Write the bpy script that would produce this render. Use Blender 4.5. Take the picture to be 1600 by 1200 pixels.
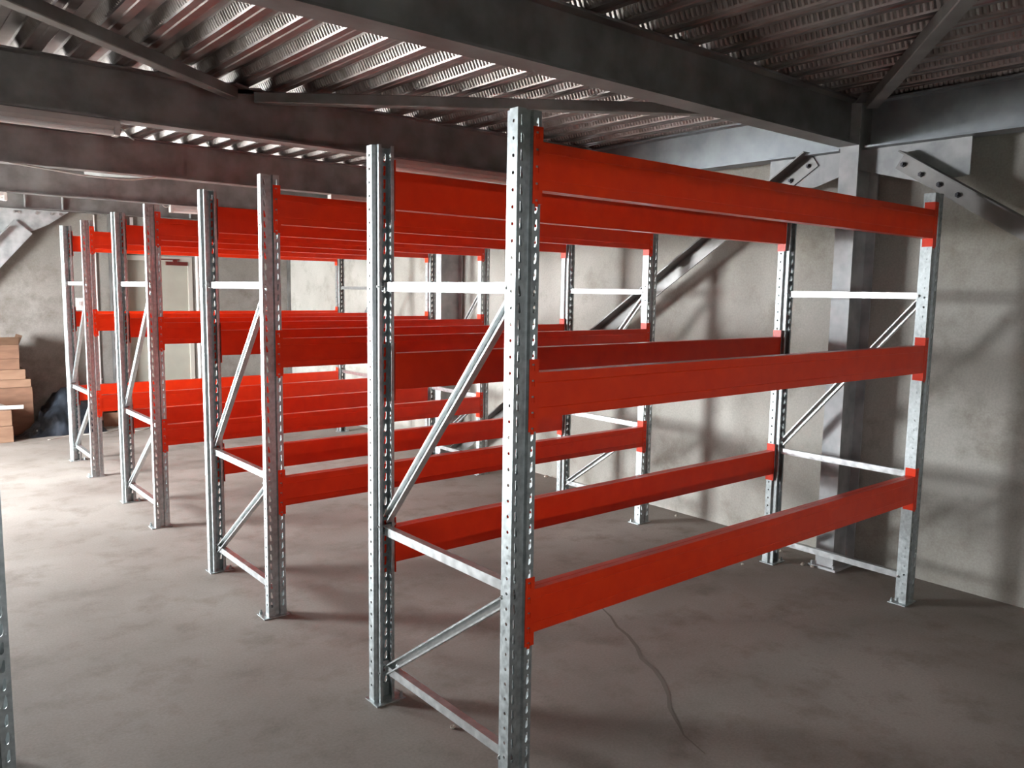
import bpy, bmesh, math, random
from mathutils import Vector, Matrix, noise
random.seed(7)
C = bpy.context.scene.collection
scn = bpy.context.scene
for o in list(bpy.data.objects): bpy.data.objects.remove(o)

# ------------------------------------------------------------------ camera
CX, CY, CZ = -1.5502, -1.8684, 1.6661
YAW, PITCH, ROLL, FPX = 0.6905, -0.1149, 0.0157, 1254.13
cam = bpy.data.cameras.new('camera'); co = bpy.data.objects.new('camera', cam); C.objects.link(co)
F = Vector((math.sin(YAW)*math.cos(PITCH), math.cos(YAW)*math.cos(PITCH), math.sin(PITCH)))
R0 = Vector((math.cos(YAW), -math.sin(YAW), 0)); U0 = R0.cross(F)
R = R0*math.cos(ROLL) + U0*math.sin(ROLL); U = -R0*math.sin(ROLL) + U0*math.cos(ROLL)
co.matrix_world = Matrix(((R.x, U.x, -F.x, CX), (R.y, U.y, -F.y, CY), (R.z, U.z, -F.z, CZ), (0, 0, 0, 1)))
cam.sensor_width = 36; cam.lens = 36*FPX/1600; cam.clip_start = 0.02; cam.clip_end = 200
scn.camera = co

# ------------------------------------------------------------------ daylight
SKY = 86.0
w = bpy.data.worlds.new('sky'); scn.world = w; w.use_nodes = True
bg = w.node_tree.nodes['Background']; bg.inputs[0].default_value = (0.93, 0.96, 1.0, 1); bg.inputs[1].default_value = SKY
# openings to the yard: ('L' left wall, 'B' back wall, 'F' front wall, an unseen slit added as fill for the beams' near faces; from, to, z0, z1); each gets a portal guiding the sky's light
XL, XR, YB, YF = -3.8, 3.28, 8.95, -4.6
OPENINGS = [('L', 4.9, 6.7, 0.45, 2.3), ('B', -3.6, -2.6, 0.0, 2.0), ('F', -3.6, 1.2, 1.30, 1.336)]
for (s_, a, b, c, d) in OPENINGS:
    li = bpy.data.lights.new('daylight_portal', 'AREA'); li.shape = 'RECTANGLE'
    li.cycles.is_portal = True
    lo = bpy.data.objects.new('daylight_portal', li); C.objects.link(lo)
    if s_ == 'L': lo.location = (XL-0.05, (a+b)/2, (c+d)/2); lo.rotation_euler = (0, -math.pi/2, 0); li.size = d-c; li.size_y = b-a
    elif s_ == 'B': lo.location = ((a+b)/2, YB+0.05, (c+d)/2); lo.rotation_euler = (-math.pi/2, 0, 0); li.size = b-a; li.size_y = d-c
    else: lo.location = ((a+b)/2, YF-0.05, (c+d)/2); lo.rotation_euler = (math.pi/2, 0, 0); li.size = b-a; li.size_y = d-c
scn.view_settings.view_transform = 'Standard'; scn.view_settings.look = 'None'
scn.view_settings.exposure = 0.56; scn.view_settings.gamma = 1; scn.view_settings.use_curve_mapping = False
try:
    scn.cycles.diffuse_bounces = 6; scn.cycles.max_bounces = 12; scn.cycles.glossy_bounces = 4
    scn.cycles.sample_clamp_indirect = 12
except Exception: pass

# ------------------------------------------------------------------ materials
def srgb(r, g, b):
    f = lambda c: (c/255/12.92) if c/255 <= 0.04045 else ((c/255+0.055)/1.055)**2.4
    return (f(r), f(g), f(b), 1)
def mat(name, col, col2=None, scale=6, rough=0.6, rough2=None, metal=0.0, bump=0.0, bscale=40, detail=6, stretch=(1, 1, 1), lo=0.35, hi=0.65, spec=0.5):
    m = bpy.data.materials.new(name); m.use_nodes = True; nt = m.node_tree; n = nt.nodes; l = nt.links
    p = n['Principled BSDF']; p.inputs['Metallic'].default_value = metal; p.inputs['Roughness'].default_value = rough
    p.inputs['Specular IOR Level'].default_value = spec
    p.inputs['Base Color'].default_value = col
    tc = n.new('ShaderNodeTexCoord'); mp = n.new('ShaderNodeMapping'); mp.inputs['Scale'].default_value = stretch
    l.new(tc.outputs['Object'], mp.inputs['Vector'])
    if col2 is not None:
        nz = n.new('ShaderNodeTexNoise'); nz.inputs['Scale'].default_value = scale; nz.inputs['Detail'].default_value = detail
        l.new(mp.outputs[0], nz.inputs['Vector'])
        cr = n.new('ShaderNodeValToRGB'); cr.color_ramp.elements[0].position = lo; cr.color_ramp.elements[1].position = hi
        cr.color_ramp.elements[0].color = col; cr.color_ramp.elements[1].color = col2
        l.new(nz.outputs['Fac'], cr.inputs[0]); l.new(cr.outputs[0], p.inputs['Base Color'])
        if rough2 is not None:
            mr = n.new('ShaderNodeMapRange'); mr.inputs[1].default_value = lo; mr.inputs[2].default_value = hi
            mr.inputs[3].default_value = rough; mr.inputs[4].default_value = rough2
            l.new(nz.outputs['Fac'], mr.inputs[0]); l.new(mr.outputs[0], p.inputs['Roughness'])
    if bump:
        nb = n.new('ShaderNodeTexNoise'); nb.inputs['Scale'].default_value = bscale; nb.inputs['Detail'].default_value = 5
        l.new(mp.outputs[0], nb.inputs['Vector'])
        b = n.new('ShaderNodeBump'); b.inputs['Strength'].default_value = bump; b.inputs['Distance'].default_value = 0.01
        l.new(nb.outputs['Fac'], b.inputs['Height']); l.new(b.outputs[0], p.inputs['Normal'])
    return m
def concrete(name, a, b, c, rough=0.75, spec=0.3, scale=0.9, rough2=None):
    m = bpy.data.materials.new(name); m.use_nodes = True; nt = m.node_tree; n = nt.nodes; l = nt.links
    p = n['Principled BSDF']; p.inputs['Roughness'].default_value = rough; p.inputs['Specular IOR Level'].default_value = spec
    tc = n.new('ShaderNodeTexCoord')
    def nz(s, d, r=0.55):
        x = n.new('ShaderNodeTexNoise'); x.inputs['Scale'].default_value = s; x.inputs['Detail'].default_value = d; x.inputs['Roughness'].default_value = r
        l.new(tc.outputs['Object'], x.inputs['Vector']); return x
    big, mid, fine = nz(scale, 5), nz(scale*5, 7, 0.65), nz(90, 3)
    r1 = n.new('ShaderNodeValToRGB'); r1.color_ramp.elements[0].position = 0.36; r1.color_ramp.elements[1].position = 0.64
    r1.color_ramp.elements[0].color = a; r1.color_ramp.elements[1].color = b; l.new(big.outputs['Fac'], r1.inputs[0])
    r2 = n.new('ShaderNodeValToRGB'); r2.color_ramp.elements[0].position = 0.5; r2.color_ramp.elements[1].position = 0.78
    r2.color_ramp.elements[0].color = (0, 0, 0, 1); r2.color_ramp.elements[1].color = (1, 1, 1, 1); l.new(mid.outputs['Fac'], r2.inputs[0])
    mx = n.new('ShaderNodeMixRGB'); l.new(r2.outputs[0], mx.inputs[0]); l.new(r1.outputs[0], mx.inputs[1]); mx.inputs[2].default_value = c
    r3 = n.new('ShaderNodeMapRange'); r3.inputs[1].default_value = 0.3; r3.inputs[2].default_value = 0.7; r3.inputs[3].default_value = 0.9; r3.inputs[4].default_value = 1.08
    l.new(fine.outputs['Fac'], r3.inputs[0])
    mm = n.new('ShaderNodeMixRGB'); mm.blend_type = 'MULTIPLY'; mm.inputs[0].default_value = 1; l.new(mx.outputs[0], mm.inputs[1]); l.new(r3.outputs[0], mm.inputs[2])
    l.new(mm.outputs[0], p.inputs['Base Color'])
    if rough2 is not None:
        mr = n.new('ShaderNodeMapRange'); mr.inputs[3].default_value = rough; mr.inputs[4].default_value = rough2
        l.new(mid.outputs['Fac'], mr.inputs[0]); l.new(mr.outputs[0], p.inputs['Roughness'])
    b = n.new('ShaderNodeBump'); b.inputs['Strength'].default_value = 0.25; b.inputs['Distance'].default_value = 0.004
    l.new(mid.outputs['Fac'], b.inputs['Height']); l.new(b.outputs[0], p.inputs['Normal'])
    return m
M = {}
M['floor'] = concrete('floor_concrete', srgb(134, 126, 118), srgb(156, 149, 141), srgb(118, 109, 100), rough=0.68, rough2=0.85, spec=0.3, scale=0.8)
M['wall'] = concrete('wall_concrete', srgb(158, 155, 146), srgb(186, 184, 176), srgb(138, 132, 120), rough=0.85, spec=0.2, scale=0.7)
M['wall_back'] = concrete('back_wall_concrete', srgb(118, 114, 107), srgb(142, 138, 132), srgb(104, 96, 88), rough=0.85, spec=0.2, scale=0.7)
M['ground'] = concrete('yard_concrete', srgb(175, 175, 170), srgb(190, 190, 186), srgb(160, 158, 150))
M['galv'] = mat('galvanised_steel', srgb(152, 158, 158), srgb(188, 195, 195), scale=45, rough=0.42, rough2=0.55, metal=0.9, bump=0.08, bscale=60, lo=0.3, hi=0.7)
M['brace'] = mat('brace_zinc', srgb(200, 205, 205), srgb(222, 226, 226), scale=30, rough=0.28, rough2=0.38, metal=0.9)
M['deck'] = mat('deck_steel', srgb(132, 125, 121), srgb(166, 160, 158), scale=9, rough=0.31, rough2=0.41, metal=0.95, lo=0.3, hi=0.7)
M['frame'] = mat('structural_steel', srgb(118, 116, 114), srgb(150, 150, 148), scale=5, rough=0.45, rough2=0.6, metal=0.75, bump=0.1, bscale=25)
M['plate'] = mat('galvanised_plate', srgb(152, 155, 156), srgb(192, 194, 194), scale=7, rough=0.5, rough2=0.65, metal=0.3, bump=0.1, bscale=25)
M['eave'] = mat('eave_steel', srgb(128, 132, 136), srgb(158, 164, 168), scale=5, rough=0.45, rough2=0.6, metal=0.6, bump=0.1, bscale=25)
M['orange'] = mat('orange_paint', srgb(224, 50, 12), srgb(232, 58, 15), scale=14, rough=0.30, spec=0.4, bump=0.02, bscale=120)
M['bolt'] = mat('zinc_bolt', srgb(190, 190, 188), rough=0.3, metal=0.9)
M['darkbolt'] = mat('dark_bolt', srgb(70, 70, 74), rough=0.4, metal=0.6)
M['darkhole'] = mat('dark_gap', srgb(40, 36, 32), rough=0.9)
M['card'] = mat('cardboard', srgb(104, 76, 58), srgb(122, 90, 70), scale=5, rough=0.85, stretch=(1, 1, 4))
M['card2'] = mat('cardboard_pale', srgb(122, 92, 72), srgb(136, 106, 84), scale=5, rough=0.85, stretch=(1, 1, 4))
M['tape'] = mat('packing_tape', srgb(130, 104, 78), rough=0.4)
M['tarp'] = mat('black_plastic', srgb(20, 24, 30), srgb(44, 50, 58), scale=8, rough=0.38, rough2=0.55, bump=0.5, bscale=14)
M['foam'] = mat('white_foam', srgb(178, 174, 168), srgb(192, 188, 182), scale=8, rough=0.8)
M['white'] = mat('white_paint', srgb(205, 200, 196), srgb(222, 218, 214), scale=8, rough=0.5)
M['tube'] = mat('tube_glass', srgb(235, 232, 228), rough=0.2)
M['lampgrey'] = mat('lamp_housing', srgb(178, 170, 164), srgb(192, 184, 178), scale=8, rough=0.5)
M['door'] = mat('door_paint', srgb(150, 148, 136), srgb(162, 160, 148), scale=3, rough=0.5)
M['doorframe'] = mat('door_frame_paint', srgb(176, 172, 162), rough=0.5)
M['red'] = mat('dark_red', srgb(90, 26, 20), rough=0.5)
M['rope'] = mat('pale_cord', srgb(205, 200, 190), rough=0.8)
M['stone'] = mat('rubble', srgb(170, 160, 146), srgb(196, 188, 176), scale=30, rough=0.9)
M['cable'] = mat('white_cable', srgb(200, 196, 190), rough=0.5)

# ------------------------------------------------------------------ helpers
def obj(name, me, parent=None, loc=(0, 0, 0), rot=(0, 0, 0), label=None, cat=None, group=None, kind=None):
    o = bpy.data.objects.new(name, me); C.objects.link(o); o.location = loc; o.rotation_euler = rot
    if parent is not None: o.parent = parent
    if label: o['label'] = label
    if cat: o['category'] = cat
    if group: o['group'] = group
    if kind: o['kind'] = kind
    return o
def finish(bm, name, m, smooth=False, weld=False):
    if weld: bmesh.ops.remove_doubles(bm, verts=bm.verts, dist=1e-5)
    bmesh.ops.recalc_face_normals(bm, faces=bm.faces)
    me = bpy.data.meshes.new(name); bm.to_mesh(me); bm.free()
    me.materials.append(M[m] if isinstance(m, str) else m)
    if smooth:
        for p in me.polygons: p.use_smooth = True
    return me
def box(bm, x0, x1, y0, y1, z0, z1, bev=0.0):
    r = bmesh.ops.create_cube(bm, size=1)
    vs = r['verts']
    for v in vs: v.co = Vector(((x0+x1)/2+v.co.x*(x1-x0), (y0+y1)/2+v.co.y*(y1-y0), (z0+z1)/2+v.co.z*(z1-z0)))
    if bev:
        es = list({e for v in vs for e in v.link_edges})
        bmesh.ops.bevel(bm, geom=es, offset=bev, segments=1, affect='EDGES')
def prism(bm, pts, z0, z1, axis='z'):
    """extrude polygon pts (2D) along an axis"""
    def P(a, b, c):
        return {'z': (a, b, c), 'x': (c, a, b), 'y': (a, c, b)}[axis]
    A = [bm.verts.new(P(a, b, z0)) for a, b in pts]; B = [bm.verts.new(P(a, b, z1)) for a, b in pts]
    n = len(pts)
    bm.faces.new(A); bm.faces.new(B)
    for i in range(n): bm.faces.new((A[i], A[(i+1) % n], B[(i+1) % n], B[i]))
def cyl(bm, p, q, r, n=10, r2=None):
    p, q = Vector(p), Vector(q); d = q-p
    m = Matrix.Translation((p+q)/2) @ d.to_track_quat('Z', 'Y').to_matrix().to_4x4()
    bmesh.ops.create_cone(bm, cap_ends=True, segments=n, radius1=r, radius2=r if r2 is None else r2, depth=d.length, matrix=m)
def tube_path(bm, pts, r, n=6):
    pts = [Vector(p) for p in pts]; rings = []
    for i, p in enumerate(pts):
        t = (pts[min(i+1, len(pts)-1)]-pts[max(i-1, 0)]).normalized()
        a = t.orthogonal().normalized() if i == 0 else (prev - t*prev.dot(t)).normalized()
        prev = a; b = t.cross(a)
        rings.append([bm.verts.new(p+r*(math.cos(k*2*math.pi/n)*a+math.sin(k*2*math.pi/n)*b)) for k in range(n)])
    for A, B in zip(rings, rings[1:]):
        for k in range(n): bm.faces.new((A[k], A[(k+1) % n], B[(k+1) % n], B[k]))
    bm.faces.new(rings[0]); bm.faces.new(rings[-1])
def bx(name, m, *a, **k):
    bm = bmesh.new(); box(bm, *a, **k); return finish(bm, name, m)

# ------------------------------------------------------------------ the setting
def walled(name, boxes, m):
    bm = bmesh.new()
    for b in boxes: box(bm, *b)
    return obj(name, finish(bm, name, m), kind='structure')
floor = walled('floor', [(XL-0.2, XR+0.2, YF-0.2, YB+0.2, -0.2, 0)], 'floor')
walled('wall_right', [(XR, XR+0.2, YF-0.2, YB+0.2, 0, 3.05)], 'wall')
def wall_boxes(side, solid, extra=()):
    """boxes of a wall along its own axis, leaving the openings (and doors) out"""
    (u, v), out = solid, []
    for (a, b, c, d) in sorted([o_[1:] for o_ in OPENINGS if o_[0] == side]+list(extra)):
        out.append((u, a, 0, 3.05))
        if c > 0: out.append((a, b, 0, c))
        out.append((a, b, d, 3.05)); u = b
    out.append((u, v, 0, 3.05)); return out
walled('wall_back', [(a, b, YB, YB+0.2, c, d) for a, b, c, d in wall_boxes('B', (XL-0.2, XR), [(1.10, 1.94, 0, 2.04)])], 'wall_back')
walled('wall_front', [(a, b, YF-0.02, YF, c, d) for a, b, c, d in wall_boxes('F', (XL-0.2, XR))], 'wall')  # kept thin so the added fill slit spreads its light widely
walled('wall_left', [(XL-0.2, XL, a, b, c, d) for a, b, c, d in wall_boxes('L', (YF, YB))], 'wall')
obj('trim_1', bx('trim_1', 'frame', XR-0.035, XR, YB-0.05, YB, 0, 2.52), kind='structure')
gm = bx('yard', 'ground', -24, 18, -14, 30, -0.30, -0.205)
obj('yard_ground', gm, kind='structure')
# settling crack in the floor slab, a thin dark seam
ck = [(1.50, 1.08), (1.45, .98), (1.40, .87), (1.34, .77), (1.30, .66), (1.24, .55), (1.17, .46), (1.13, .35), (1.08, .26), (1.0, .16), (0.93, .10), (0.88, .03), (.84, -.03), (0.8, -.08), (.77, -.2)]
bm = bmesh.new(); L_, R_ = [], []
for i, (a, b) in enumerate(ck):
    wv = 0.009*math.sin(math.pi*i/(len(ck)-1))+0.002; j = random.uniform(-.006, .006)
    L_.append(bm.verts.new((a-wv+j, b+j, 0.0006))); R_.append(bm.verts.new((a+wv+j, b-wv*0.4+j, 0.0006)))
for i in range(len(ck)-1): bm.faces.new((L_[i], R_[i], R_[i+1], L_[i+1]))
obj('crack', finish(bm, 'crack', mat('crack_dirt', srgb(116, 107, 98), rough=0.9)), floor)

# roof deck: trapezoidal galvanised sheets with embossed webs, ribs along Y
ZD = 2.79; P_ = 0.205; BF, WB, RISE = 0.080, 0.030, 0.058
Y0, Y1 = YF, YB
bm = bmesh.new(); NR = 5
prof = []
for k in range(NR):
    x = k*P_
    prof += [(x, 0), (x+BF/2-0.006, 0), (x+BF/2, -0.004), (x+BF, 0), (x+BF+WB, RISE), (x+P_-WB, RISE)]
prof.append((NR*P_, 0))
A = [bm.verts.new((x, Y0, z)) for x, z in prof]; B = [bm.verts.new((x, Y1, z)) for x, z in prof]
for i in range(len(prof)-1): bm.faces.new((A[i], A[i+1], B[i+1], B[i]))
def ridge(p, q, nrm, y, hw, h):
    # embossed rib across a web, from p to q in (x,z)
    a = bm.verts.new((p[0], y-hw, p[1])); b = bm.verts.new((q[0], y-hw, q[1])); c = bm.verts.new((q[0], y+hw, q[1])); d = bm.verts.new((p[0], y+hw, p[1]))
    e = bm.verts.new((p[0]+nrm[0]*h+(q[0]-p[0])*.15, y, p[1]+nrm[1]*h+(q[1]-p[1])*.15)); f = bm.verts.new((q[0]+nrm[0]*h-(q[0]-p[0])*.15, y, q[1]+nrm[1]*h-(q[1]-p[1])*.15))
    bm.faces.new((a, b, f, e)); bm.faces.new((c, d, e, f)); bm.faces.new((b, c, f)); bm.faces.new((d, a, e))
ln = math.hypot(WB, RISE); 
for k in range(NR):
    xa = k*P_+BF; xb = (k+1)*P_
    for side, (p, q) in enumerate((((xa, 0), (xa+WB, RISE)), ((xb, 0), (xb-WB, RISE)))):
        n_ = (RISE/ln, -WB/ln) if side == 0 else (-RISE/ln, -WB/ln)
        pp = (p[0]+(q[0]-p[0])*.14, p[1]+(q[1]-p[1])*.14); qq = (p[0]+(q[0]-p[0])*.86, p[1]+(q[1]-p[1])*.86)
        y = Y0+0.03
        while y < Y1-0.03: ridge(pp, qq, n_, y, 0.0085, 0.0045); y += 0.026
me = bpy.data.meshes.new('deck_panel'); bm.to_mesh(me); bm.free(); me.materials.append(M['deck'])
ceiling = obj('ceiling', bx('ceiling', 'wall', XL-0.2, XR+0.2, YF-0.2, YB+0.2, ZD+RISE+0.002, ZD+RISE+0.15), kind='structure')
x = 0.07-BF-26*P_+P_
while x < XR-0.2:
    if x+NR*P_ > XR:   # the last sheet is cut at the wall
        x0 = XR-NR*P_
    obj('deck_panel', me, ceiling, (x, 0, ZD)); x += NR*P_
    if x+NR*P_ > XR+0.22: break

# ------------------------------------------------------------------ structural steel
def i_sec(bm, a, b, half, z0, z1, along, tf=0.011, tw=0.008, centre=0.0):
    c = centre
    for (u0, u1, w0, w1) in ((c-half, c+half, z0, z0+tf), (c-half, c+half, z1-tf, z1), (c-tw/2, c+tw/2, z0+tf, z1-tf)):
        if along == 'x': box(bm, a, b, u0, u1, w0, w1)
        else: box(bm, u0, u1, a, b, w0, w1)
def beam_x(name, yn, z0, x0, x1, label, wid=0.125, stiff=()):
    t = obj(name, None, loc=(x0, yn+wid/2, z0), label=label, cat='beam', group='roof beams under the metal deck')
    bm = bmesh.new(); i_sec(bm, 0, x1-x0, wid/2, 0, 2.786-z0, 'x'); obj('beam_body', finish(bm, 'beam_body', 'frame'), t)
    for s in stiff:
        bm = bmesh.new(); box(bm, s-x0-0.005, s-x0+0.005, -wid/2+0.004, -0.004, 0.011, 2.786-z0-0.011); obj('stiffener', finish(bm, 'stiffener', 'plate'), t)
    return t
beam_x('roof_beam', -1.58, 2.53, XL, 2.99, 'dark steel roof beam right over the camera')
beam_x('roof_beam', 0.535, 2.535, XL, 2.996, 'large dark steel roof beam crossing top of picture to the near wall column')
beam_x('roof_beam', 2.725, 2.515, XL, 3.02, 'dark steel roof beam behind the nearest rack, with long batten lamp at left', 0.12)
beam_x('roof_beam', 4.83, 2.51, XL, 2.996, 'third dark steel roof beam, with thin drooping cable beneath it', 0.12)
beam_x('roof_beam', 6.93, 2.505, XL, 3.02, 'fourth steel roof beam, in front of the beam on the back wall', 0.12)
beam_x('roof_beam', 8.80, 2.515, XL, XR, 'steel beam along the back wall with upright stiffener plates', 0.12, (0.07, 0.45, 1.9, 2.6, -0.6, -1.3))
# eave beams along the right wall
for (a, b, lab) in ((-3.6, 0.52, 'steel eave beam along right wall, right of the near wall column'), (0.675, 4.77, 'steel eave beam along right wall between the two wall columns'), (4.9, 8.75, 'steel eave beam along right wall beyond the far wall column')):
    t = obj('eave_beam', None, loc=(3.10, a, 2.522), label=lab, cat='beam')
    bm = bmesh.new(); i_sec(bm, 0, b-a, 0.068, 0, 0.264, 'y'); obj('beam_body', finish(bm, 'beam_body', 'eave'), t)
hexm = bmesh.new(); cyl(hexm, (-0.012, 0, 0), (0.0, 0, 0), 0.015, 6); cyl(hexm, (-0.022, 0, 0), (-0.012, 0, 0), 0.008, 8); hexm = finish(hexm, 'bolt', 'darkbolt')
def column(y0, label, gus):
    t = obj('wall_column', None, loc=(3.0, y0+0.0575, 0), label=label, cat='column')
    bm = bmesh.new()
    box(bm, 0, 0.01, -0.0575, 0.0575, 0, 2.784); box(bm, 0.25, 0.26, -0.0575, 0.0575, 0, 2.784); box(bm, 0.01, 0.25, -0.0035, 0.0035, 0, 2.784)
    obj('column_body', finish(bm, 'column_body', 'plate'), t)
    bm = bmesh.new(); box(bm, -0.03, 0.27, -0.09, 0.09, 0, 0.014)
    for a in (-0.07, 0.07): cyl(bm, (-0.015, a, 0.014), (-0.015, a, 0.035), 0.009, 6)
    obj('base_plate', finish(bm, 'base_plate', 'plate'), t)
    yc = y0+0.0575
    if 'far' in gus:
        bm = bmesh.new(); prism(bm, [(0.0035, 2.52-2.5), (0.58, 0.02), (0.58, -0.15), (0.26, -0.17), (0.0035, -0.09)], 0.092, 0.102, 'x')
        g = obj('gusset_plate', finish(bm, 'gusset_plate', 'plate'), t, (0, 0, 2.5))
    if 'near' in gus:
        bm = bmesh.new(); prism(bm, [(-0.0035, 0.02), (-0.63, 0.02), (-0.63, -0.18), (-0.40, -0.20), (-0.0035, -0.09)], 0.092, 0.102, 'x')
        g = obj('gusset_plate', finish(bm, 'gusset_plate', 'plate'), t, (0, 0, 2.5))
    return t
column(0.535, 'grey steel wall column behind the nearest rack, where the large beam ends', ('far', 'near'))
column(4.765, 'grey steel wall column seen between the far ends of the back racks', ('far', 'near'))
column(-3.69, 'grey steel wall column on right wall behind the camera', ('far',))
def angle_brace(name, p, q, label, wid=0.10, leg=0.085, bolts=4, b0=0.06, bstep=0.11, x=3.082, up=1, mt='frame'):
    """L section in the plane x, from p to q given as (y,z); flat leg against the gusset, upper leg standing out"""
    p, q = Vector(p), Vector(q); d = (q-p); Ln = d.length; d.normalize(); n = Vector((-d.y, d.x)); 
    if n.y < 0: n = -n
    def V(s, t, xx): a = p+d*s+n*t; return (xx, a.x, a.y)
    t_ = obj(name, None, loc=(x, p.x, p.y), label=label, cat='brace')
    def slab(bm, t0, t1, x0, x1):
        vs = [bm.verts.new(Vector(V(s, t, xx))-Vector((x, p.x, p.y))) for s in (0, Ln) for t in (t0, t1) for xx in (x0, x1)]
        for f in ((0, 1, 3, 2), (4, 6, 7, 5), (0, 4, 5, 1), (2, 3, 7, 6), (0, 2, 6, 4), (1, 5, 7, 3)): bm.faces.new([vs[i] for i in f])
    bm = bmesh.new(); slab(bm, -wid/2, wid/2, x, x+0.009); slab(bm, wid/2-0.009, wid/2, x-leg, x)
    obj('brace_body', finish(bm, 'brace_body', mt), t_)
    for k in range(bolts):
        for s in ((b0+k*bstep),):
            v = Vector(V(s, -0.012, x))-Vector((x, p.x, p.y)); obj('bolt', hexm, t_, v)
    return t_
# wall bracing: from each column head down to the neighbouring column's foot
sl = -0.675
angle_brace('diagonal_brace', (0.86, 2.50), (4.62, 2.50+sl*3.76-0.0+0.08), 'dark steel diagonal brace on right wall behind the racks, bolted below the near column head', bolts=2, b0=0.05, bstep=0.14)
angle_brace('diagonal_brace', (0.33, 2.435), (-3.4, 2.435-0.70*3.73+0.25), 'dark steel diagonal brace at upper right with four bolts, descending past right edge', bolts=4, b0=0.03, bstep=0.12, mt='frame')
# plan bracing under the deck: square tubes between beams
def plan_brace(p, q, label, z=2.70, wd=0.065, h=0.06, ends=(1, 1)):
    p, q = Vector((p[0], p[1])), Vector((q[0], q[1])); L0 = (q-p).length; a = math.atan2(q.y-p.y, q.x-p.x)
    t = obj('roof_brace', None, loc=(p.x, p.y, z), rot=(0, 0, a), label=label, cat='brace')
    bm = bmesh.new(); box(bm, 0.04, L0-0.04, -wd/2, wd/2, 0, h, bev=0.004); obj('brace_body', finish(bm, 'brace_body', 'frame'), t)
    for e, s in zip(ends, (0, 1)):
        if e:
            bm = bmesh.new(); xx = 0 if s == 0 else L0
            box(bm, xx-0.09, xx+0.12 if s == 0 else xx+0.09, -0.07, 0.07, h+0.001, h+0.010); obj('end_plate', finish(bm, 'end_plate', 'frame'), t)
    return t
plan_brace((2.95, 0.70), (0.27, 2.72), 'dark roof brace running from the near wall column head leftward behind the large beam')
plan_brace((0.20, 2.70), (-2.45, 0.66), 'dark roof brace at upper left with its light lower edge, crossing to the top corner')
plan_brace((2.92, 0.44), (0.35, -1.50), 'dark roof brace at upper right, from the near wall column head toward the camera')
plan_brace((2.95, 4.92), (0.27, 6.92), 'roof brace beyond the third roof beam, from the far wall column head')

# ------------------------------------------------------------------ pallet racks
H, D, L, W = 2.2043, 0.8934, 2.7958, 0.0938
PITCH_Z = 0.05; ZT, ZM, ZL, HB = 2.1151, 1.4165, 0.7159, 0.1435
def make_upright_mesh():
    hw = W
    sec = [(0.030, 0.060, 0), (0.022, 0.066, 0), (0.014, 0.064, 0), (0.014, 0.046, 0), (0.0, 0.038, 0), (0.0, 0.0, 'r'), (0.032, 0.0, 't')]
    # section polyline of the left half; the tag tells what is punched in the segment that ends here
    pts = [(0.026, 0.0655, 0), (0.014, 0.0655, 0), (0.014, 0.044, 0), (0.0, 0.038, 0), (0.0, 0.0, 'r'), (0.032, 0.0, 't'), (0.0365, 0.010, 0)]
    full = pts+[(hw-0.0365, 0.010, 0), (hw-0.032, 0.0, 0), (hw, 0.0, 't'), (hw, 0.038, 'r'), (hw-0.014, 0.044, 0), (hw-0.014, 0.0655, 0), (hw-0.026, 0.0655, 0)]
    bm = bmesh.new(); n = int((H)/PITCH_Z); zs0 = H-0.0375+0.025-PITCH_Z*n
    cache = {}
    def V(x, y, z):
        k = (round(x, 5), round(y, 5), round(z, 5))
        if k not in cache: cache[k] = bm.verts.new((x, y, z))
        return cache[k]
    zb = [max(0.0, zs0+PITCH_Z*k) for k in range(n+1)]
    if zb[0] > 0.001: zb = [0.0]+zb
    zb.append(H)
    for i in range(1, len(full)):
        (xa, ya, _), (xb_, yb, tg) = full[i-1], full[i]
        def W_(u, z): return V(xa+(xb_-xa)*u, ya+(yb-ya)*u, z)
        Ls = math.hypot(xb_-xa, yb-ya)
        for z0, z1 in zip(zb, zb[1:]):
            if z1-z0 < 1e-4: continue
            zm = (z0+z1)/2
            if tg and abs((z1-z0)-PITCH_Z) < 1e-3:
                outer = [(0, z0), (.5, z0), (1, z0), (1, zm), (1, z1), (.5, z1), (0, z1), (0, zm)]
                if tg == 'r':
                    r = 0.0055; hole = [(.5+r/Ls*math.cos(a), zm+r*math.sin(a)) for a in [math.radians(-135+45*k) for k in range(8)]]
                else:
                    left = xa < hw/2; c0 = 0.52 if left else 0.48; s = 1 if left else -1
                    hole = [(c0-.12+.06*s, zm-.015), (c0+.04*s, zm-.017), (c0+.15+.06*s, zm-.013), (c0+.17+.02*s, zm-.006), (c0+.03-.06*s+.05, zm+.016), (c0-.06*s, zm+.018), (c0-.08-.06*s, zm+.014), (c0-.16+.02*s, zm-.007)]
                o_ = [W_(u, z) for u, z in outer]; h_ = [W_(u, z) for u, z in hole]
                for k in range(8):
                    try: bm.faces.new((o_[k], o_[(k+1) % 8], h_[(k+1) % 8], h_[k]))
                    except ValueError: pass
            else:
                us = (0, .5, 1) if tg else (0, 1)
                for ua, ub in zip(us, us[1:]):
                    for za, zc in ((z0, zm), (zm, z1)): bm.faces.new((W_(ua, za), W_(ub, za), W_(ub, zc), W_(ua, zc)))
    bmesh.ops.recalc_face_normals(bm, faces=bm.faces)
    bmesh.ops.solidify(bm, geom=bm.faces[:], thickness=0.0018)
    return finish(bm, 'upright', 'galv')
ME_UP = make_upright_mesh()
bm = bmesh.new(); box(bm, -0.028, W+0.012, -0.012, 0.085, 0, 0.005); box(bm, 0.016, W-0.016, 0.02, 0.024, 0.005, 0.06); cyl(bm, (-0.014, 0.07, 0.005), (-0.014, 0.07, 0.018), 0.008, 6); cyl(bm, (-0.014, 0.07, 0.018), (-0.014, 0.07, 0.028), 0.005, 6)
ME_FOOT = finish(bm, 'foot_plate', 'galv')
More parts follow.
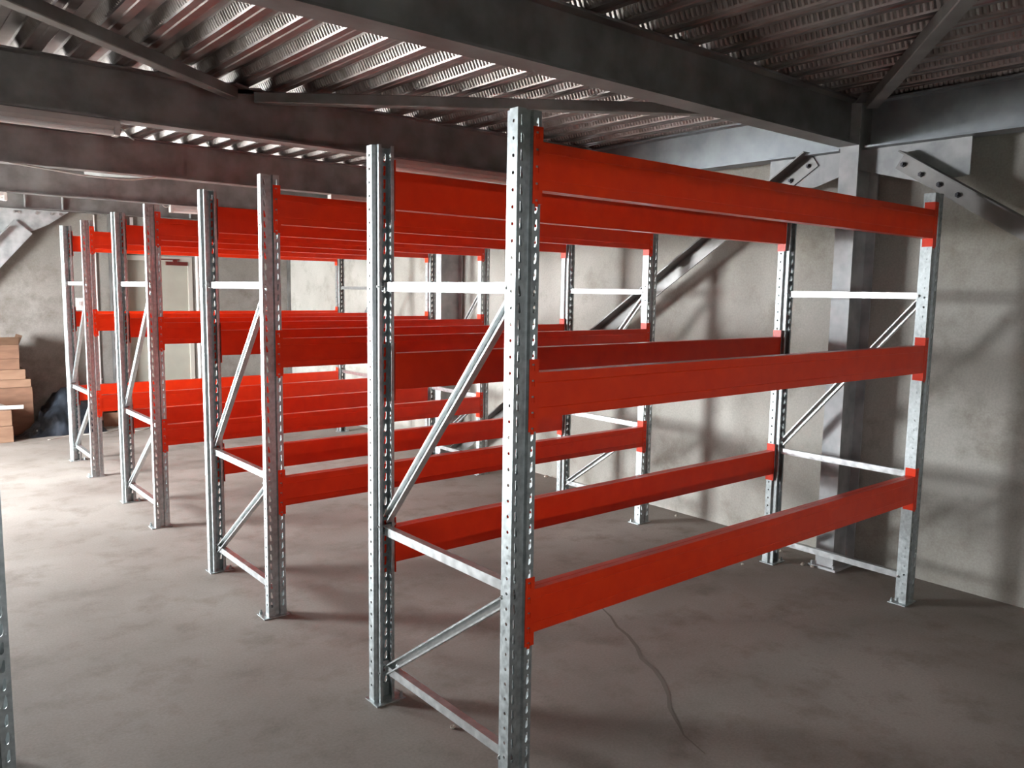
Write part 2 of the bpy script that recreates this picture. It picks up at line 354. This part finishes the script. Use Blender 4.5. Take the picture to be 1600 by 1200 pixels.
bm = bmesh.new(); cyl(bm, (0.0139, 0.056, 0), (0.007, 0.056, 0), 0.0075, 6); cyl(bm, (0.007, 0.056, 0), (0.003, 0.056, 0), 0.0045, 6); cyl(bm, (0.0141, 0.056, 0), (W-0.010, 0.056, 0), 0.004, 6)
ME_BOLT = finish(bm, 'frame_bolt', 'bolt')
def channel(bm, p, q, xc, wid, dep, open_dir, th=0.002, cut=0.0):
    """U channel from p to q (y,z); web on the side away from open_dir (+1 opens to +X, -1 to -X)"""
    p, q = Vector(p), Vector(q); d = q-p; Ln = d.length; d.normalize(); n = Vector((-d.y, d.x))
    def slab(t0, t1, x0, x1, s0, s1):
        vs = []
        for s in (s0, s1):
            for t in (t0, t1):
                for xx in (x0, x1):
                    a = p+d*s+n*t; vs.append(bm.verts.new((xx, a.x, a.y)))
        for f in ((0, 1, 3, 2), (4, 6, 7, 5), (0, 4, 5, 1), (2, 3, 7, 6), (0, 2, 6, 4), (1, 5, 7, 3)): bm.faces.new([vs[i] for i in f])
    xa, xb_ = xc-dep/2, xc+dep/2
    slab(wid/2-th, wid/2, xa, xb_, 0, Ln); slab(-wid/2, -wid/2+th, xa, xb_, 0, Ln)
    if open_dir > 0: slab(-wid/2+th, wid/2-th, xa, xa+th, cut, Ln-cut)
    else:
        slab(-wid/2+th, wid/2-th, xb_-th, xb_, cut, Ln-cut)
        for s_ in (1, -1):   # returned lips along the open side
            slab(s_*wid/2-(s_+1)/2*0.006, s_*wid/2+(1-s_)/2*0.006, xa, xa+th, 0, Ln)
def chan_mesh(name, p, q, **k):
    bm = bmesh.new(); channel(bm, p, q, **k); return finish(bm, name, 'brace')
ya, yb_ = 0.050, D-0.050
ME_H = [chan_mesh('horizontal_brace', (ya-0.012, z), (yb_+0.012, z), xc=0.051, wid=0.034, dep=0.030, open_dir=1, cut=0.028) for z in (1.676, 0.715, 0.145)]
ME_DG = [chan_mesh('diagonal_brace', (ya+0.006, 1.652), (yb_-0.018, 0.765), xc=0.047, wid=0.036, dep=0.026, open_dir=-1),
         chan_mesh('diagonal_brace', (ya+0.006, 0.680), (yb_-0.006, 0.128), xc=0.044, wid=0.036, dep=0.026, open_dir=-1)]
BX0, BX1 = W+0.004, L-0.004
bm = bmesh.new(); g = 0.0025; hb = HB; yb0, yb1 = -0.003, 0.047
# closed box section with a shallow seam along top and bottom and two faint seams on the outer face
sec = [(yb0, 0), (yb0, -0.030), (yb0+0.0012, -0.032), (yb0, -0.034), (yb0, -hb+0.034), (yb0+0.0012, -hb+0.032), (yb0, -hb+0.030), (yb0, -hb), (0.020, -hb), (0.0215, -hb+g), (0.023, -hb), (yb1, -hb), (yb1, 0), (0.023, 0), (0.0215, -g), (0.020, 0)]
prism(bm, sec, BX0, BX1, 'x'); 
ME_BEAM = finish(bm, 'beam', 'orange')
def conn_mesh(mir):
    bm = bmesh.new(); z0, z1 = -HB-0.042, 0.042
    X = (lambda x: x) if not mir else (lambda x: L+W-x)
    def b(x0, x1, *r): a, c = sorted((X(x0), X(x1))); box(bm, a, c, *r)
    # front leg with punched hook windows, side leg welded to the beam end
    zz = z1; 
    hooks = [0.018-0.05*k for k in range(5)]
    b(0.060, 0.0700, -0.0042, -0.0012, z0, z1); b(0.0815, W+0.004, -0.0042, -0.0012, z0, z1)
    top = z1
    for h in hooks:
        b(0.0700, 0.0815, -0.0042, -0.0012, h+0.010, top); top = h-0.012
        b(0.0715, 0.0800, -0.0036, 0.004, h-0.012, h+0.004)
    b(0.0700, 0.0815, -0.0042, -0.0012, z0, top)
    b(W+0.0008, W+0.004, -0.0012, 0.050, z0, z1)
    b(W-0.0005, W+0.0008, 0.0, 0.036, z0+0.03, z0+0.045)
    cyl(bm, (X(W+0.0045), 0.024, z1-0.014), (X(W+0.0055), 0.024, z1-0.014), 0.004, 8)
    return finish(bm, 'beam_connector', 'orange')
ME_CL, ME_CR = conn_mesh(False), conn_mesh(True)
def end_frame(t, x, flip_names=False):
    for k, (px, py, rz) in enumerate(((x, 0, 0), (x+W, D, math.pi))):
        u = obj('upright', ME_UP, t, (px, py, 0), (0, 0, rz))
        obj('foot_plate', ME_FOOT, u)
        nodes = ([1.676, 0.690, 0.145] if k == 0 else [1.676, 0.735, 0.128])
        for z in nodes:
            obj('frame_bolt', ME_BOLT, u, (0, 0, z) if k == 0 else (0, 0, z))
        if k == 1:   # this upright is turned round, so its bolt heads must face the same side as the other's
            pass
    for me in ME_H: obj('horizontal_brace', me, t, (x, 0, 0))
    for me in ME_DG: obj('diagonal_brace', me, t, (x, 0, 0))
def rack(y, label):
    t = obj('pallet_rack', None, loc=(0, y, 0), label=label, cat='rack', group='orange beam pallet racks in a row')
    end_frame(t, 0); end_frame(t, L)
    for z in (ZT, ZM, ZL):
        for (lx, ly, rz) in ((0, 0, 0), (L+W, D, math.pi)):
            b = obj('beam', ME_BEAM, t, (lx, ly, z), (0, 0, rz))
            obj('beam_connector', ME_CL, b); obj('beam_connector', ME_CR, b)
    return t
rack(0.0, 'nearest and largest pallet rack, galvanised uprights with three levels of red-orange beams')
rack(1.9113, 'second pallet rack from the camera, just behind the nearest rack')
rack(3.8441, 'third pallet rack from the camera, between the second rack and the farthest')
rack(5.7154, 'farthest pallet rack, leftmost in the row, beside black plastic sheeting')
# across the aisle, at the left edge: the end frame of the next row
t = obj('rack_end_frame', None, loc=(-1.371, 0.52, 0), label='galvanised rack upright cut off by the left edge in the foreground', cat='rack')
end_frame(t, 0)

# ------------------------------------------------------------------ lamps and cables under the roof beams (all switched off)
def batten(x0, x1, y, z, label):
    t = obj('batten_lamp', None, loc=(x0, y, z), label=label, cat='lamp', group='unlit batten lamps under the roof beams')
    Lg = x1-x0
    bm = bmesh.new(); prism(bm, [(-0.035, 0.075), (-0.035, 0.045), (-0.022, 0.028), (0.022, 0.028), (0.035, 0.045), (0.035, 0.075)], 0.012, Lg-0.012, 'x'); obj('lamp_housing', finish(bm, 'lamp_housing', 'lampgrey'), t)
    bm = bmesh.new(); prism(bm, [(0.022*math.cos(a), 0.018+0.018*math.sin(a)) for a in [2*math.pi*k/12 for k in range(12)]], 0.03, Lg-0.03, 'x'); obj('diffuser', finish(bm, 'diffuser', 'tube'), t)
    for e in (0, Lg-0.03):
        bm = bmesh.new(); box(bm, e, e+0.03, -0.036, 0.036, 0.0, 0.076, bev=0.004); obj('end_cap', finish(bm, 'end_cap', 'lampgrey'), t)
    return t
zb = 2.424
batten(-1.66, -0.40, 2.785, 2.438, 'long pale batten lamp at left edge below the second visible roof beam')
batten(1.21, 2.47, 2.785, 2.438, 'pale batten lamp behind the nearest rack, just above its top beam')
batten(1.86, 3.0, 4.89, 2.432, 'pale batten lamp below third roof beam, seen between the first two racks')
batten(-1.6, -0.35, 6.99, 2.428, 'short visible end of a batten lamp at far left edge below fourth roof beam')
batten(1.10, 2.36, 6.99, 2.428, 'small white batten lamp end beside second rack top, below fourth roof beam')
def cord(name, pts, r, m, label, cat, n=6, sub=6):
    # Catmull-Rom smoothing
    P = [Vector(p) for p in pts]; P = [P[0]]+P+[P[-1]]; out = []
    for i in range(1, len(P)-2):
        for k in range(sub):
            t = k/sub; a, b, c, d = P[i-1], P[i], P[i+1], P[i+2]
            out.append(0.5*((2*b)+(c-a)*t+(2*a-5*b+4*c-d)*t*t+(3*b-3*c+d-a)*t**3))
    out.append(P[-2]); bm = bmesh.new(); tube_path(bm, out, r, n)
    return obj(name, finish(bm, name, m, smooth=True), label=label, cat=cat)
cord('lamp_cable', [(-0.40, 2.80, 2.49), (-0.37, 2.79, 2.47), (-0.345, 2.78, 2.44), (-0.33, 2.775, 2.43)], 0.004, 'cable', 'short white cable end hanging from the long batten lamp', 'cable')
cord('hanging_cable', [(-0.62, 4.84, 2.508), (-0.36, 4.84, 2.488), (-0.18, 4.84, 2.472), (-0.0, 4.84, 2.466), (0.18, 4.84, 2.470), (0.36, 4.84, 2.506)], 0.006, 'cable', 'thin pale cable drooping below third roof beam at upper left', 'cable')
cord('lamp_cable', [(1.10, 7.0, 2.49), (1.06, 6.99, 2.48), (1.03, 6.98, 2.497)], 0.006, 'cable', 'tiny white cable loop at end of small batten lamp', 'cable')

# ------------------------------------------------------------------ back wall
d = obj('door_1', None, loc=(1.12, YB, 0), kind='structure')
obj('door_leaf', bx('door_leaf', 'door', 0.04, 0.77, 0.02, 0.06, 0.01, 1.98), d)
bm = bmesh.new(); box(bm, -0.02, 0.04, -0.015, 0.1, 0, 2.04); box(bm, 0.77, 0.82, -0.015, 0.1, 0, 2.04); box(bm, 0.04, 0.77, -0.015, 0.1, 1.98, 2.04)
obj('door_frame', finish(bm, 'door_frame', 'doorframe'), d)
bm = bmesh.new(); box(bm, 0.50, 0.76, -0.03, 0.02, 1.93, 1.975); box(bm, 0.40, 0.66, -0.035, -0.015, 1.995, 2.01); box(bm, 0.58, 0.63, -0.035, -0.01, 1.96, 2.0)
obj('door_closer', finish(bm, 'door_closer', 'red'), d)
bm = bmesh.new(); cyl(bm, (2.0, YB-0.03, 0), (2.0, YB-0.03, 2.50), 0.024, 12); 
for z in (0.4, 1.2, 2.1): box(bm, 1.965, 2.035, YB-0.032, YB, z, z+0.025)
obj('wall_pipe', finish(bm, 'wall_pipe', 'white'), label='white vertical pipe on back wall right of the grey door', cat='pipe')
bm = bmesh.new(); cyl(bm, (0.80, YB-0.015, 0), (0.80, YB-0.015, 2.50), 0.010, 8)
for z in (0.5, 1.3, 2.2): box(bm, 0.78, 0.82, YB-0.016, YB, z, z+0.02)
obj('wall_conduit', finish(bm, 'wall_conduit', 'white'), label='thin pale conduit running up the back wall behind farthest rack', cat='pipe')
bm = bmesh.new(); box(bm, 1.20, 1.235, YB-0.04, YB, 2.1, 2.50); obj('wall_duct', finish(bm, 'wall_duct', 'white'), label='short white duct on back wall between the tops of the two far racks', cat='pipe')
t = obj('wall_column', None, loc=(0.98, 8.86, 0), label='narrow dark steel column on back wall, left of the grey door', cat='column')
bm = bmesh.new(); box(bm, -0.04, -0.032, -0.06, 0.06, 0, 2.51); box(bm, 0.032, 0.04, -0.06, 0.06, 0, 2.51); box(bm, -0.032, 0.032, -0.004, 0.004, 0, 2.51); obj('column_body', finish(bm, 'column_body', 'frame'), t)
t = obj('switch_box', None, loc=(0.565, YB-0.05, 1.36), label='small white switch box on back wall behind farthest rack', cat='switch box')
obj('box_body', bx('box_body', 'white', 0, 0.075, 0, 0.05, 0, 0.15, bev=0.004), t); obj('switch_lever', bx('switch_lever', 'lampgrey', 0.025, 0.05, -0.012, 0, 0.06, 0.1), t)
# gusset and broad diagonal brace at the back left
t = obj('wall_gusset', None, loc=(0, 8.85, 2.51), label='grey gusset plate with a row of bolts under back wall beam', cat='plate')
bm = bmesh.new(); prism(bm, [(-0.35, 0), (0.52, 0), (0.30, -0.16), (0.14, -0.24), (-0.1, -0.34), (-0.35, -0.34)], 0, 0.01, 'y'); obj('plate_body', finish(bm, 'plate_body', 'plate'), t)
bm = bmesh.new(); cyl(bm, (0, 0.0, 0), (0, -0.014, 0), 0.016, 6); cyl(bm, (0, -0.014, 0), (0, -0.024, 0), 0.008, 8); mb = finish(bm, 'bolt', 'bolt')
for x_ in (-0.02, 0.02, 0.20, 0.35, 0.44): obj('bolt', mb, t, (x_-0.01, 0, -0.035))
t = obj('diagonal_brace', None, loc=(0.05, 8.80, 2.30), rot=(0, 0, 0), label='broad pale diagonal brace plate at upper left on the back wall', cat='brace')
bm = bmesh.new(); a = math.radians(50); dx, dz = -math.cos(a), -math.sin(a); nx, nz = -dz, dx
def q_(s, u): return (dx*s+nx*u, dz*s+nz*u)
prism(bm, [q_(0, -0.13), q_(0, 0.10), q_(2.7, 0.10), q_(2.7, -0.13)], 0, 0.01, 'y'); prism(bm, [q_(0.1, -0.13), q_(0.1, -0.12), q_(2.7, -0.12), q_(2.7, -0.13)], -0.08, 0, 'y'); obj('brace_body', finish(bm, 'brace_body', 'plate'), t)

# ------------------------------------------------------------------ boxes and sheeting in the far left corner
def carton(x0, x1, y0, y1, z0, z1, label, m='card', rot=0.0, flaps=False):
    t = obj('cardboard_box', None, loc=((x0+x1)/2, (y0+y1)/2, z0), rot=(0, 0, rot), label=label, cat='box', group='cardboard boxes in the far left corner')
    a, b, h = (x1-x0)/2, (y1-y0)/2, z1-z0-0.002
    bm = bmesh.new()
    if not flaps: box(bm, -a, a, -b, b, 0, h, bev=0.004)
    else:
        th = 0.006
        for q in ((-a, a, -b, -b+th), (-a, a, b-th, b), (-a, -a+th, -b+th, b-th), (a-th, a, -b+th, b-th)): box(bm, *q, 0, h)
        box(bm, -a+th, a-th, -b+th, b-th, 0, th)
    obj('box_body', finish(bm, 'box_body', m), t)
    if flaps:
        for (p0, p1, dv) in (((-a, -b), (a, -b), (0, -.05, .09)), ((a, -b), (a, b), (.04, 0, .10))):
            bm = bmesh.new(); vs = [bm.verts.new((p0[0], p0[1], h)), bm.verts.new((p1[0], p1[1], h)), bm.verts.new((p1[0]+dv[0], p1[1]+dv[1], h+dv[2])), bm.verts.new((p0[0]+dv[0], p0[1]+dv[1], h+dv[2]))]
            bm.faces.new(vs); r = bmesh.ops.solidify(bm, geom=bm.faces[:], thickness=0.004); obj('flap', finish(bm, 'flap', 'card2'), t)
    else:
        obj('tape', bx('tape', 'tape', -0.03, 0.03, -b-0.001, b+0.001, h-0.05, h+0.001), t)
    return t
carton(-0.85, -0.02, 8.35, 8.85, 0.0, 0.53, 'large cardboard box at bottom of the back stack, beside the black sheeting')
carton(-0.80, -0.03, 8.36, 8.84, 0.53, 0.62, 'flat cardboard box lying directly on the large bottom box', 'card2')
carton(-0.82, -0.08, 8.35, 8.83, 0.62, 0.73, 'flat cardboard box in the middle of the back stack', 'card2')
carton(-0.80, -0.13, 8.36, 8.82, 0.73, 0.85, 'brown cardboard box second from top of back stack', 'card')
carton(-0.62, -0.13, 8.36, 8.80, 0.85, 1.0, 'open cardboard box with raised flaps on top of back stack', 'card', flaps=True)
carton(-0.85, -0.28, 7.92, 8.28, 0.0, 0.175, 'lower cardboard carton of small front stack at left edge', 'card2')
carton(-0.84, -0.285, 7.93, 8.27, 0.175, 0.34, 'upper cardboard carton of small front stack, under white foam scraps', 'card2')
def blob(name, cx, cy, cz, rx, ry, rz, m, label, cat, seed, amp=0.3, sub=3):
    bm = bmesh.new(); bmesh.ops.create_icosphere(bm, subdivisions=sub, radius=1)
    for v in bm.verts:
        f = 1+amp*noise.noise(v.co*2.2+Vector((seed, 0, 0))); v.co = Vector((v.co.x*rx*f, v.co.y*ry*f, max(-cz, v.co.z*rz*f)))
    return obj(name, finish(bm, name, m, smooth=sub > 2), loc=(cx, cy, cz), label=label, cat=cat)
# torn foam sheet bent over the front carton
bm = bmesh.new(); rows = []
for i in range(9):
    s = i/8; rows.append([bm.verts.new((-0.80+0.50*s, 8.10+0.15*k/4, 0.355+0.10*math.sin(math.pi*s)*(0.6+.4*math.sin(k*1.3))+0.012*noise.noise(Vector((s*5, k, 0))))) for k in range(5)])
for A_, B_ in zip(rows, rows[1:]):
    for k in range(4): bm.faces.new((A_[k], A_[k+1], B_[k+1], B_[k]))
bmesh.ops.solidify(bm, geom=bm.faces[:], thickness=0.012)
obj('foam_sheet', finish(bm, 'foam_sheet', 'foam', smooth=True), label='bent white foam sheet lying on the small front carton stack', cat='packaging')
bm = bmesh.new(); cyl(bm, (-0.40, 8.02, 0.362), (-0.17, 7.97, 0.362), 0.022, 12); obj('foam_roll', finish(bm, 'foam_roll', 'foam'), label='small white roll projecting from the front carton stack', cat='packaging')
# black sheeting heap
bm = bmesh.new(); nx_, ny_ = 56, 26; g_ = []
for i in range(nx_+1):
    col = []
    for j in range(ny_+1):
        u, v = i/nx_, j/ny_; x_ = -0.26+0.93*u; y_ = 8.06+(0.27+0.50*min(1, max(0, (x_+0.0)/0.10)))*v
        ridge_ = 0.43*math.exp(-((x_-0.31)/0.28)**2)+0.12*math.exp(-((x_-0.58)/0.10)**2)
        e = min(1, 6*u, 8*(1-u)); f_ = min(1, (v*1.5)**0.8)*min(1, (1-v)*5)
        h_ = ridge_*e*f_*(1+0.25*noise.noise(Vector((x_*4, y_*4, 3))))+0.06*abs(noise.noise(Vector((x_*14, y_*11, 1))))*e*min(1, v*8)*min(1, (1-v)*8)
        fold = 0.02*math.sin(14*(x_*0.6+y_*1.2)+4*noise.noise(Vector((x_*3, y_*3, 9))))*min(1, v*4)*e
        col.append(bm.verts.new((x_+0.02*noise.noise(Vector((y_*9, x_, 0))), y_+0.03*noise.noise(Vector((x_*8, y_, 5)))*(1-v), max(0.002, h_+max(0, fold)))))
    g_.append(col)
for i in range(nx_):
    for j in range(ny_): bm.faces.new((g_[i][j], g_[i+1][j], g_[i+1][j+1], g_[i][j+1]))
obj('plastic_sheeting', finish(bm, 'plastic_sheeting', 'tarp', smooth=True), label='crumpled heap of black plastic sheeting against the back wall', cat='sheeting')
t = obj('cardboard_sheet', bx('cardboard_sheet', 'card2', -0.22, 0.3, -0.01, 0.01, 0, 0.16), loc=(0.92, 8.40, 0.0), rot=(math.radians(-14), 0, -0.1), label='folded cardboard sheet standing by the back wall behind farthest rack', cat='cardboard')
cord('white_cord', [(0.02, 7.84, 0.004), (0.26, 7.97, 0.004), (0.44, 7.96, 0.004), (0.62, 7.98, 0.004), (0.76, 8.08, 0.004), (1.02, 8.26, 0.004), (1.12, 8.10, 0.004), (0.98, 7.92, 0.004), (0.76, 7.96, 0.004)], 0.005, 'rope', 'loose white cord lying on floor in front of black sheeting', 'cord')
# rubble
for k, (x_, y_, r_, lab) in enumerate(((2.94, 0.70, .014, 'small white stone at foot of the near wall column'), (2.95, 0.64, .012, 'small tan stone touching the near wall column foot'), (3.07, 0.93, .012, 'pale pebble on the floor beside right wall, behind nearest rack'), (0.14, 0.50, .011, 'small round pebble on the floor inside the nearest rack end frame'), (2.64, 0.93, .01, 'pebble left of the nearest rack back right foot'), (3.17, 1.88, .012, 'pebble on floor by right wall in the gap between first two racks'), (3.22, 3.40, .02, 'pebble by right wall far behind second rack'))):
    blob('stone', x_, y_, r_*0.6, r_, r_*0.8, r_*0.7, 'stone', lab, 'stone', k*3.1, 0.5, 2)
